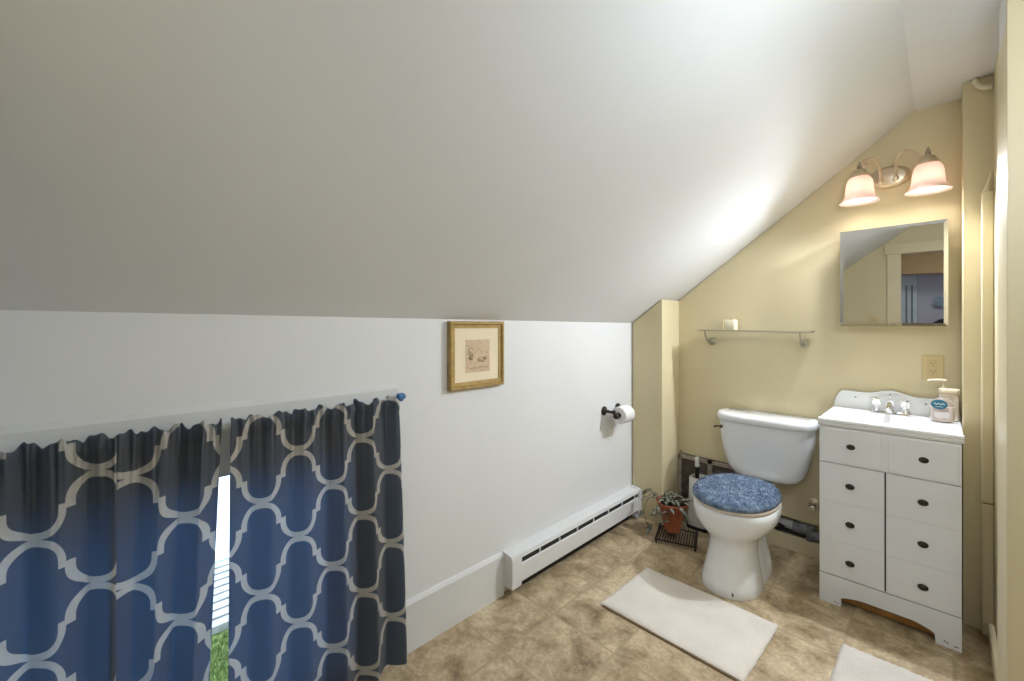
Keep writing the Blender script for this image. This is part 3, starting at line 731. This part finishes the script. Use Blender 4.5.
for s in (-1, 1):
    hx = FX+s*.052
    bm = B(); lathe(bm, [(.019, .855), (.016, .866), (.010, .872), (.010, .876)], (hx, FYY, 0), 'z', 18); ho = obj('handle_base', bm, CHROME, t)
    bm = B(); lathe(bm, [(.009, .876), (.017, .882), (.018, .892), (.013, .902), (.008, .906)], (hx, FYY, 0), 'z', 18); obj('handle', bm, CERAM, t)
    bm = B()
    for q in range(4):
        a = q*PI/2+.5; tube(bm, [(hx, FYY, .909), (hx+.022*math.cos(a), FYY+.022*math.sin(a), .912)], .0038, 8)
    lathe(bm, [(.007, .906), (.008, .914), (.003, .918)], (hx, FYY, 0), 'z', 12); obj('cross_knob', bm, CHROME, t)

# soap bottles
t = thing('soap_dispenser', 'squat clear hand soap bottle with blue oval label on the sink top', 'soap bottle', (1.445, 2.66, .844))
def osec(cx, cy, a, b_, z, n=32, p=2.6): return [(cx+a*math.copysign(abs(math.cos(2*PI*i/n))**(2/p), math.cos(2*PI*i/n)), cy+b_*math.copysign(abs(math.sin(2*PI*i/n))**(2/p), math.sin(2*PI*i/n)), z) for i in range(n)]
bm = B(); loft(bm, [osec(1.458, 2.655, a, b_, z) for a, b_, z in ((.030, .016, .8445), (.036, .020, .848), (.039, .022, .87), (.039, .022, .905), (.034, .020, .93), (.022, .016, .945), (.014, .013, .950))]); obj('bottle', bm, SOAPG, t, ang=60)
bm = B(); loft(bm, [osec(1.458, 2.655, a, b_, z) for a, b_, z in ((.032, .017, .851), (.034, .018, .88), (.032, .017, .91))]); obj('soap', bm, mat('pink_soap', (.86, .76, .70), .4), t, ang=60)
bm = B(); poly = [(1.449+.026*math.cos(2*PI*i/32), .922+.021*math.sin(2*PI*i/32)) for i in range(32)]; extr(bm, poly, 'y', 2.6300, 2.6315); lb = obj('label', bm, BLUEP, t)
bm = B(); tube(bm, [(1.432+.0042*i, 2.6293, .924+.0035*math.sin(i*2.1)) for i in range(9)], .0014, 5); tube(bm, [(1.437+.004*i, 2.6293, .912) for i in range(7)], .0008, 5); obj('lettering', bm, WHITEP, lb)
bm = B(); box(bm, 1.434, 2.6300, .864, 1.480, 2.631, .890, .0005); obj('lower_label', bm, mat('pale_label', (.68, .62, .60), .5), t)
t = thing('lotion_dispenser', 'cream pump bottle behind the clear soap bottle at the backsplash corner', 'soap bottle', (1.482, 2.72, .844))
LX, LY = 1.4795, 2.722
bm = B(); loft(bm, [osec(LX, LY, a, b_, z, p=4) for a, b_, z in ((.028, .020, .8445), (.031, .022, .849), (.031, .022, .955), (.026, .020, .962))]); obj('bottle', bm, mat('cream_bottle', (.72, .63, .53), .3), t, ang=50)
bm = B(); loft(bm, [osec(LX, LY, a, b_, z, p=4) for a, b_, z in ((.033, .024, .962), (.034, .025, .965), (.034, .025, .982), (.030, .022, .985))]); obj('cap', bm, CREAMP, t, ang=50)
bm = B(); lathe(bm, [(.010, .985), (.010, .992), (.004, .994), (.004, 1.012)], (LX-.018, LY, 0), 'z', 14); tube(bm, [(LX-.010, LY, 1.018), (LX-.03, LY-.004, 1.020), (LX-.062, LY-.010, 1.018), (LX-.068, LY-.012, 1.012)], .006, 10, taper=[.008, .008, .005, .004]); obj('pump', bm, CREAMP, t)

# ------------------------------------------------------------------ outlet plates
def outlet(cx, cz, y, sgn, label):
    t = thing('wall_outlet', label, 'outlet', (cx, y, cz-.057))
    def bx(x0, z0, x1, z1, d0, d1, bev=0):
        bm_ = B(); ya, yb_ = sorted((y+sgn*d0, y+sgn*d1)); box(bm_, x0, ya, z0, x1, yb_, z1, bev); return bm_
    obj('plate', bx(cx-.036, cz-.058, cx+.036, cz+.058, .0005, .006, .002), IVORY, t)
    for s in (-1, 1):
        r_ = obj('receptacle', bx(cx-.017, cz+s*.020-.014, cx+.017, cz+s*.020+.014, .005, .008, .003), IVORY, t)
        bm_ = B()
        for dx in (-.006, .006):
            ya, yb_ = sorted((y+sgn*.0075, y+sgn*.0083)); box(bm_, cx+dx-.0012, ya, cz+s*.020-.001, cx+dx+.0012, yb_, cz+s*.020+.007)
        box(bm_, cx-.002, ya, cz+s*.020-.009, cx+.002, yb_, cz+s*.020-.005); obj('slot', bm_, GROOVE, r_)
outlet(1.427, 1.069, YB, -1, 'ivory double outlet on the yellow wall above the sink backsplash')
outlet(.967, 1.30, -.178, 1, 'ivory outlet on yellow wall by the doorway, seen in mirror')

# ------------------------------------------------------------------ medicine cabinet
t = thing('medicine_cabinet', 'frameless mirrored medicine cabinet on yellow wall above the vanity', 'mirror cabinet', (1.285, YB, 1.262))
MX0, MX1, MZ0, MZ1, MF = 1.094, 1.477, 1.265, 1.742, 2.695
bm = B(); box(bm, MX0+.012, MF+.008, MZ0+.012, MX1-.008, YB-.001, MZ1-.010, .003); obj('cabinet_body', bm, mat('cream_cabinet_paint', (.62, .55, .38), .4), t)
bm = B()
loft(bm, [[(MX0, MF+.006, MZ0), (MX1, MF+.006, MZ0), (MX1, MF+.006, MZ1), (MX0, MF+.006, MZ1)], [(MX0, MF+.0022, MZ0), (MX1, MF+.0022, MZ0), (MX1, MF+.0022, MZ1), (MX0, MF+.0022, MZ1)],
          [(MX0+.014, MF, MZ0+.014), (MX1-.014, MF, MZ0+.014), (MX1-.014, MF, MZ1-.014), (MX0+.014, MF, MZ1-.014)]])
dd = obj('mirror_door', bm, MIRROR, t, smooth=False)
for x, z in ((MX0+.002, MZ0+.02), (MX1-.04, MZ0+.001)):
    bm = B(); box(bm, x, MF-.003, z, x+.005, MF+.002, z+.008, .001); obj('clip', bm, NICKEL, dd)

# ------------------------------------------------------------------ wall sconce
t = thing('wall_sconce', 'two arm champagne wall light with frosted bell shades above mirror', 'wall light', (1.285, YB, 2.0))
PCX, PCZ = 1.273, 2.002
bm = B(); lathe(bm, [(.082, 0), (.082, .008), (.076, .016), (.070, .018), (.062, .026), (.02, .032), (.004, .033)], (PCX, YB-.001, PCZ), '-y', 40, sx=1, sy=.66); obj('back_plate', bm, CHAMP, t)
for s, sx_, ax in ((-1, 1.176, 1.243), (1, 1.414, 1.300)):
    bm = B()
    tube(bm, bez([(ax, YB-.03, 1.985), (ax, YB-.05, 2.015), (ax+s*.004, YB-.075, 2.055), (ax+s*.025, YB-.11, 2.085), (ax+s*.055, YB-.135, 2.072), (sx_-s*.028, YB-.15, 2.040), (sx_-s*.005, YB-.155, 2.036), (sx_, YB-.156, 2.040)], 42), .0058, 10)
    lathe(bm, [(.013, 0), (.014, .01), (.008, .018)], (ax, YB-.024, 1.984), '-y', 14)
    obj('arm', bm, CHAMP, t)
    bm = B(); lathe(bm, [(.004, 2.028), (.011, 2.034), (.008, 2.040), (.011, 2.046), (.005, 2.052), (.006, 2.058), (.001, 2.066)], (sx_, YB-.156, 0), 'z', 16); obj('finial', bm, NICKEL, t)
    bm = B(); lathe(bm, [(.010, 2.030), (.024, 2.022), (.028, 2.010), (.036, 2.002), (.038, 1.992), (.030, 1.988)], (sx_, YB-.156, 0), 'z', 24); obj('fitter', bm, CHAMP, t)
    bm = B()
    outp = [(.028, 1.992), (.038, 1.988), (.047, 1.975), (.052, 1.955), (.054, 1.930), (.056, 1.905), (.061, 1.888), (.070, 1.876), (.078, 1.870)]
    inn = [(r-.003, z-.0015) for r, z in outp[::-1]]
    lathe(bm, outp+[(.078, 1.867)]+inn, (sx_, YB-.156, 0), 'z', 40, cap=False); obj('shade', bm, SHADE, t, ang=60)
    bm = B(); lathe(bm, [(.010, 1.985), (.012, 1.975), (.013, 1.962), (.004, 1.958)], (sx_, YB-.156, 0), 'z', 20); obj('socket', bm, WHITEP, t)
    l = bpy.data.lights.new('sconce_light', 'POINT'); l.energy = BULB; l.shadow_soft_size = .028; l.color = (1, .99, .96)
    lo = bpy.data.objects.new('sconce_light', l); COL.objects.link(lo); lo.location = (sx_, YB-.156, 1.925)
    l = bpy.data.lights.new('sconce_throw', 'SPOT'); l.energy = THROW*(.38 if s < 0 else 1.12); l.shadow_soft_size = .025; l.spot_size = math.radians(165); l.spot_blend = 1.0; l.color = (.87, .94, 1.06)
    lo = bpy.data.objects.new('sconce_throw', l); COL.objects.link(lo); lo.location = (sx_, YB-.19, 1.860)
    lo.rotation_euler = Vector((-.34, -.56, -.76)).to_track_quat('-Z', 'Y').to_euler()

# ------------------------------------------------------------------ glass shelf and candle
t = thing('glass_shelf', 'narrow glass shelf seen edge on with two round nickel brackets', 'shelf', (.65, YB, 1.16))
ZS, YS = 1.236, 2.69
bm = B(); box(bm, .395, YS, 1.233, .972, YB-.012, 1.239, .001); obj('shelf_glass', bm, GLASS, t)
bm = B(); tube(bm, [(.383, YS-.004, 1.238), (.984, YS-.004, 1.231)], .0035, 8); obj('front_rail', bm, NICKEL, t)
for x in (.427, .924):
    bm = B(); lathe(bm, [(.024, 0), (.024, .006), (.019, .011), (.008, .016), (.008, .030), (.014, .036), (.013, .044), (.003, .047)], (x, YB-.001, 1.166), '-y', 24)
    tube(bm, [(x, YB-.03, 1.168), (x, YS+.03, 1.173), (x, YS, 1.212), (x, YS-.003, 1.234)], .005, 10); obj('bracket', bm, NICKEL, t)
t = thing('candle', 'short square cream candle on the left of the glass shelf', 'candle', (.555, 2.742, 1.2395))
bm = B(); loft(bm, [osec(.558, 2.745, a, a*.9, z, p=7) for a, z in ((.030, 1.2395), (.032, 1.242), (.032, 1.298), (.029, 1.302), (.020, 1.299))]); obj('wax', bm, WAXC, t, ang=45)
bm = B(); box(bm, .519, 2.715, 1.2395, .5265, 2.775, 1.303, .003); obj('shadow_side', bm, WAX_SHADOW, t)  # slab whose darker colour stands for the candle's shaded side
bm = B(); tube(bm, [(.556, 2.745, 1.297), (.557, 2.745, 1.312)], .0015, 6); obj('wick', bm, BLACKM, t)

# ------------------------------------------------------------------ small pipes on the right
bm = B(); tube(bm, bez([(1.555, 2.617, 2.288), (1.562, 2.60, 2.262), (1.58, 2.592, 2.243), (1.602, 2.588, 2.238)], 16), .010, 12); box(bm, 1.548, 2.606, 2.280, 1.562, 2.6235, 2.2985, .003)
tag(obj('pipe_elbow', bm, mat('cream_pipe_paint', (.72, .64, .46), .35)), 'cream painted curved pipe just under ceiling at top right corner', 'pipe')
bm = B(); tube(bm, [(1.586, 2.600, 1.824), (1.592, 2.598, 1.85), (1.600, 2.596, 1.89)], .007, 10, taper=[.010, .007, .006]); lathe(bm, [(.0125, 1.8165), (.0115, 1.826)], (1.587, 2.603, 0), 'z', 12)
tag(obj('pipe_stub', bm, YTRIM), 'small yellow pipe stub rising from top of the boxed panel', 'pipe')

# ------------------------------------------------------------------ added pendant lamp, unseen fill for the room from right of the camera
LXX, LYY = 1.68, 1.00
t = thing('pendant_fill', 'added white globe fill lamp hanging unseen beside the partition', 'fill light', (LXX, LYY, 1.74))
bm = B(); lathe(bm, [(.05, 2.299), (.05, 2.285), (.02, 2.275), (.005, 2.27), (.005, 2.00), (.035, 1.99), (.038, 1.955)], (LXX, LYY, 0), 'z', 24); obj('stem', bm, CHAMP, t)
bm = B(); lathe(bm, [(.11*math.sin(PI*max(.03, min(15.5/16, i/16))), 1.85-.11*math.cos(PI*i/16)) for i in range(17)], (LXX, LYY, 0), 'z', 28); obj('globe', bm, emit_mat('fill_globe_glow', (.80, .90, 1.02), GLOBE_FILL), t)

# ------------------------------------------------------------------ hallway behind the camera (seen in the mirror)
LAV = mat('lavender_white_wall', (.66, .66, .76), .7, namt=.01); TAN = mat('tan_soffit', (.48, .31, .14), .6, namt=.03)
bm = B(); box(bm, .2, -3.2, -.12, 3.2, -1.301, 0); struct('floor_hall', bm, mat('hall_oak_floor', (.30, .19, .10), .5, nscale=14, namt=.2))
bm = B(); box(bm, .2, -3.2, 0, 3.2, -3.1, 2.45); struct('wall_hall_far', bm, LAV)
bm = B(); box(bm, .2, -3.1, 0, .3, -1.2, 2.45); box(bm, .3, -1.3, 0, .66, -1.2, 2.45); struct('wall_hall_left', bm, LAV)
bm = B(); box(bm, 3.1, -3.1, 0, 3.2, -.298, 2.45); box(bm, 2.6, -.42, 0, 3.1, -.30, 2.45); struct('wall_hall_right', bm, LAV)
bm = B(); box(bm, .2, -3.2, 2.45, 3.2, -.298, 2.55); struct('ceiling_hall', bm, WHITE)
bm = B(); extr(bm, [(.66, 1.98), (3.1, 1.90), (3.1, 2.44), (1.25, 2.44), (.66, 2.10)], 'y', -2.60, -2.50); struct('trim_3', bm, TAN)
d = bpy.data.objects.new('door_2', None); COL.objects.link(d); d.location = (1.11, -3.06, 0); d['kind'] = 'structure'
bm = B(); box(bm, 1.02, -3.09, .0, 1.20, -3.05, 2.0, .004); obj('leaf', bm, mat('blue_white_paint', (.72, .82, .86), .4), d)
bm = B()
for x in (1.075, 1.135): box(bm, x, -3.049, .15, x+.022, -3.046, 1.85)
obj('groove', bm, mat('grey_green_glass', (.22, .27, .27), .3), d)
t = thing('dresser', 'brown dresser against the lavender hall wall, seen in mirror', 'dresser', (1.35, -2.9, 0))
bm = B(); box(bm, 1.215, -3.09, .03, 1.85, -2.66, 1.20, .006); obj('body', bm, mat('walnut_brown', (.16, .09, .06), .5, nscale=20), t)
for k in range(4):
    bm = B(); box(bm, 1.235, -2.66, .08+k*.28, 1.83, -2.645, .33+k*.28, .004); obj('drawer', bm, mat('walnut_light', (.20, .12, .08), .5, nscale=20), t)
bm = B(); loft(bm, [osec(1.50, -2.85, a, b_, z, p=2.3) for a, b_, z in ((.14, .10, 1.20), (.17, .12, 1.23), (.14, .10, 1.30), (.08, .06, 1.345), (.03, .02, 1.36))])
tag(obj('bag', bm, mat('black_bag', (.02, .018, .02), .5)), 'black soft bag on the brown hall dresser, seen in mirror', 'bag')
bm = B(); lathe(bm, [(.05, 0), (.05, .01), (.02, .03), (.05, .06), (.07, .09)], (1.43, -3.1, 1.60), 'y', 20); tag(obj('wall_hook_plate', bm, mat('dark_steel', (.10, .13, .16), .3, .6)), 'round dark wall ornament on the lavender hall wall, seen in mirror', 'wall ornament')
l = bpy.data.lights.new('hall_fill_light', 'AREA'); l.shape = 'DISK'; l.size = .5; l.energy = HALL_FILL; l.color = (.93, .96, 1)  # lamp added in the hall to send fill light through the doorway
lo = bpy.data.objects.new('hall_fill_light', l); COL.objects.link(lo); lo.location = (1.7, -1.35, 2.36)
t = thing('hall_fill_light', 'added round fill lamp on the hall ceiling, unseen behind the camera', 'ceiling light', (1.7, -1.35, 2.449))
bm = B(); lathe(bm, [(.26, 2.449), (.26, 2.40), (.25, 2.385), (.01, 2.384)], (1.7, -1.35, 0), 'z', 32); obj('diffuser', bm, emit_mat('hall_fill_glow', (.95, .97, 1), 3), t)

# ------------------------------------------------------------------ outdoors through the window gap
GZ = -.45
def grassmat():
    m, n, N, L, b = nt('lawn_grass'); tc = N.new('ShaderNodeTexCoord'); no = N.new('ShaderNodeTexNoise'); no.inputs['Scale'].default_value = 45; no.inputs['Detail'].default_value = 8
    L.new(tc.outputs['Object'], no.inputs['Vector']); r = N.new('ShaderNodeValToRGB'); L.new(no.outputs['Fac'], r.inputs['Fac'])
    e = r.color_ramp.elements; e[0].position = .35; e[0].color = (.08, .13, .02, 1); e[1].position = .65; e[1].color = (.26, .33, .10, 1)
    L.new(r.outputs[0], b.inputs['Base Color']); b.inputs['Roughness'].default_value = .9; return m
GR = grassmat()
bm = B(); box(bm, -12, -6, GZ-.1, -.15, 9, GZ); o = obj('ground_lawn', bm, GR); o['kind'] = 'structure'
bm = B(); rn = random.Random(9)
for q in range(7000):
    x = rn.uniform(-1.32, -.5); y = rn.uniform(.1, .75); h_ = rn.uniform(.02, .05); a = rn.uniform(0, PI); dx, dy = .003*math.cos(a), .003*math.sin(a)
    bm.faces.new((bm.verts.new((x-dx, y-dy, GZ)), bm.verts.new((x+dx, y+dy, GZ)), bm.verts.new((x+rn.uniform(-.02, .02), y+rn.uniform(-.02, .02), GZ+h_))))
tag(obj('grass', bm, GR), 'green lawn grass seen through the narrow curtain gap', 'grass', kind='stuff')
t = thing('plank_walk', 'grey weathered plank walk outside, seen through the curtain gap', 'boardwalk', (-1.7, .5, GZ))
for k in range(9):
    x = -1.36-k*.085
    bm = B(); box(bm, x-.066, -.8, GZ+.004, x, 2.0, GZ+.05, .004); obj('plank', bm, mat('weathered_plank', (.36, .35, .33), .8, nscale=20, namt=.2), t)
bm = B(); box(bm, -9, -5, GZ+.002, -2.2, 8, GZ+.02); tag(obj('paving', bm, mat('pale_concrete', (.72, .72, .70), .8, nscale=10)), 'pale concrete paving beyond the plank walk outside the window', 'paving', kind='structure')
bpy.context.view_layer.update()
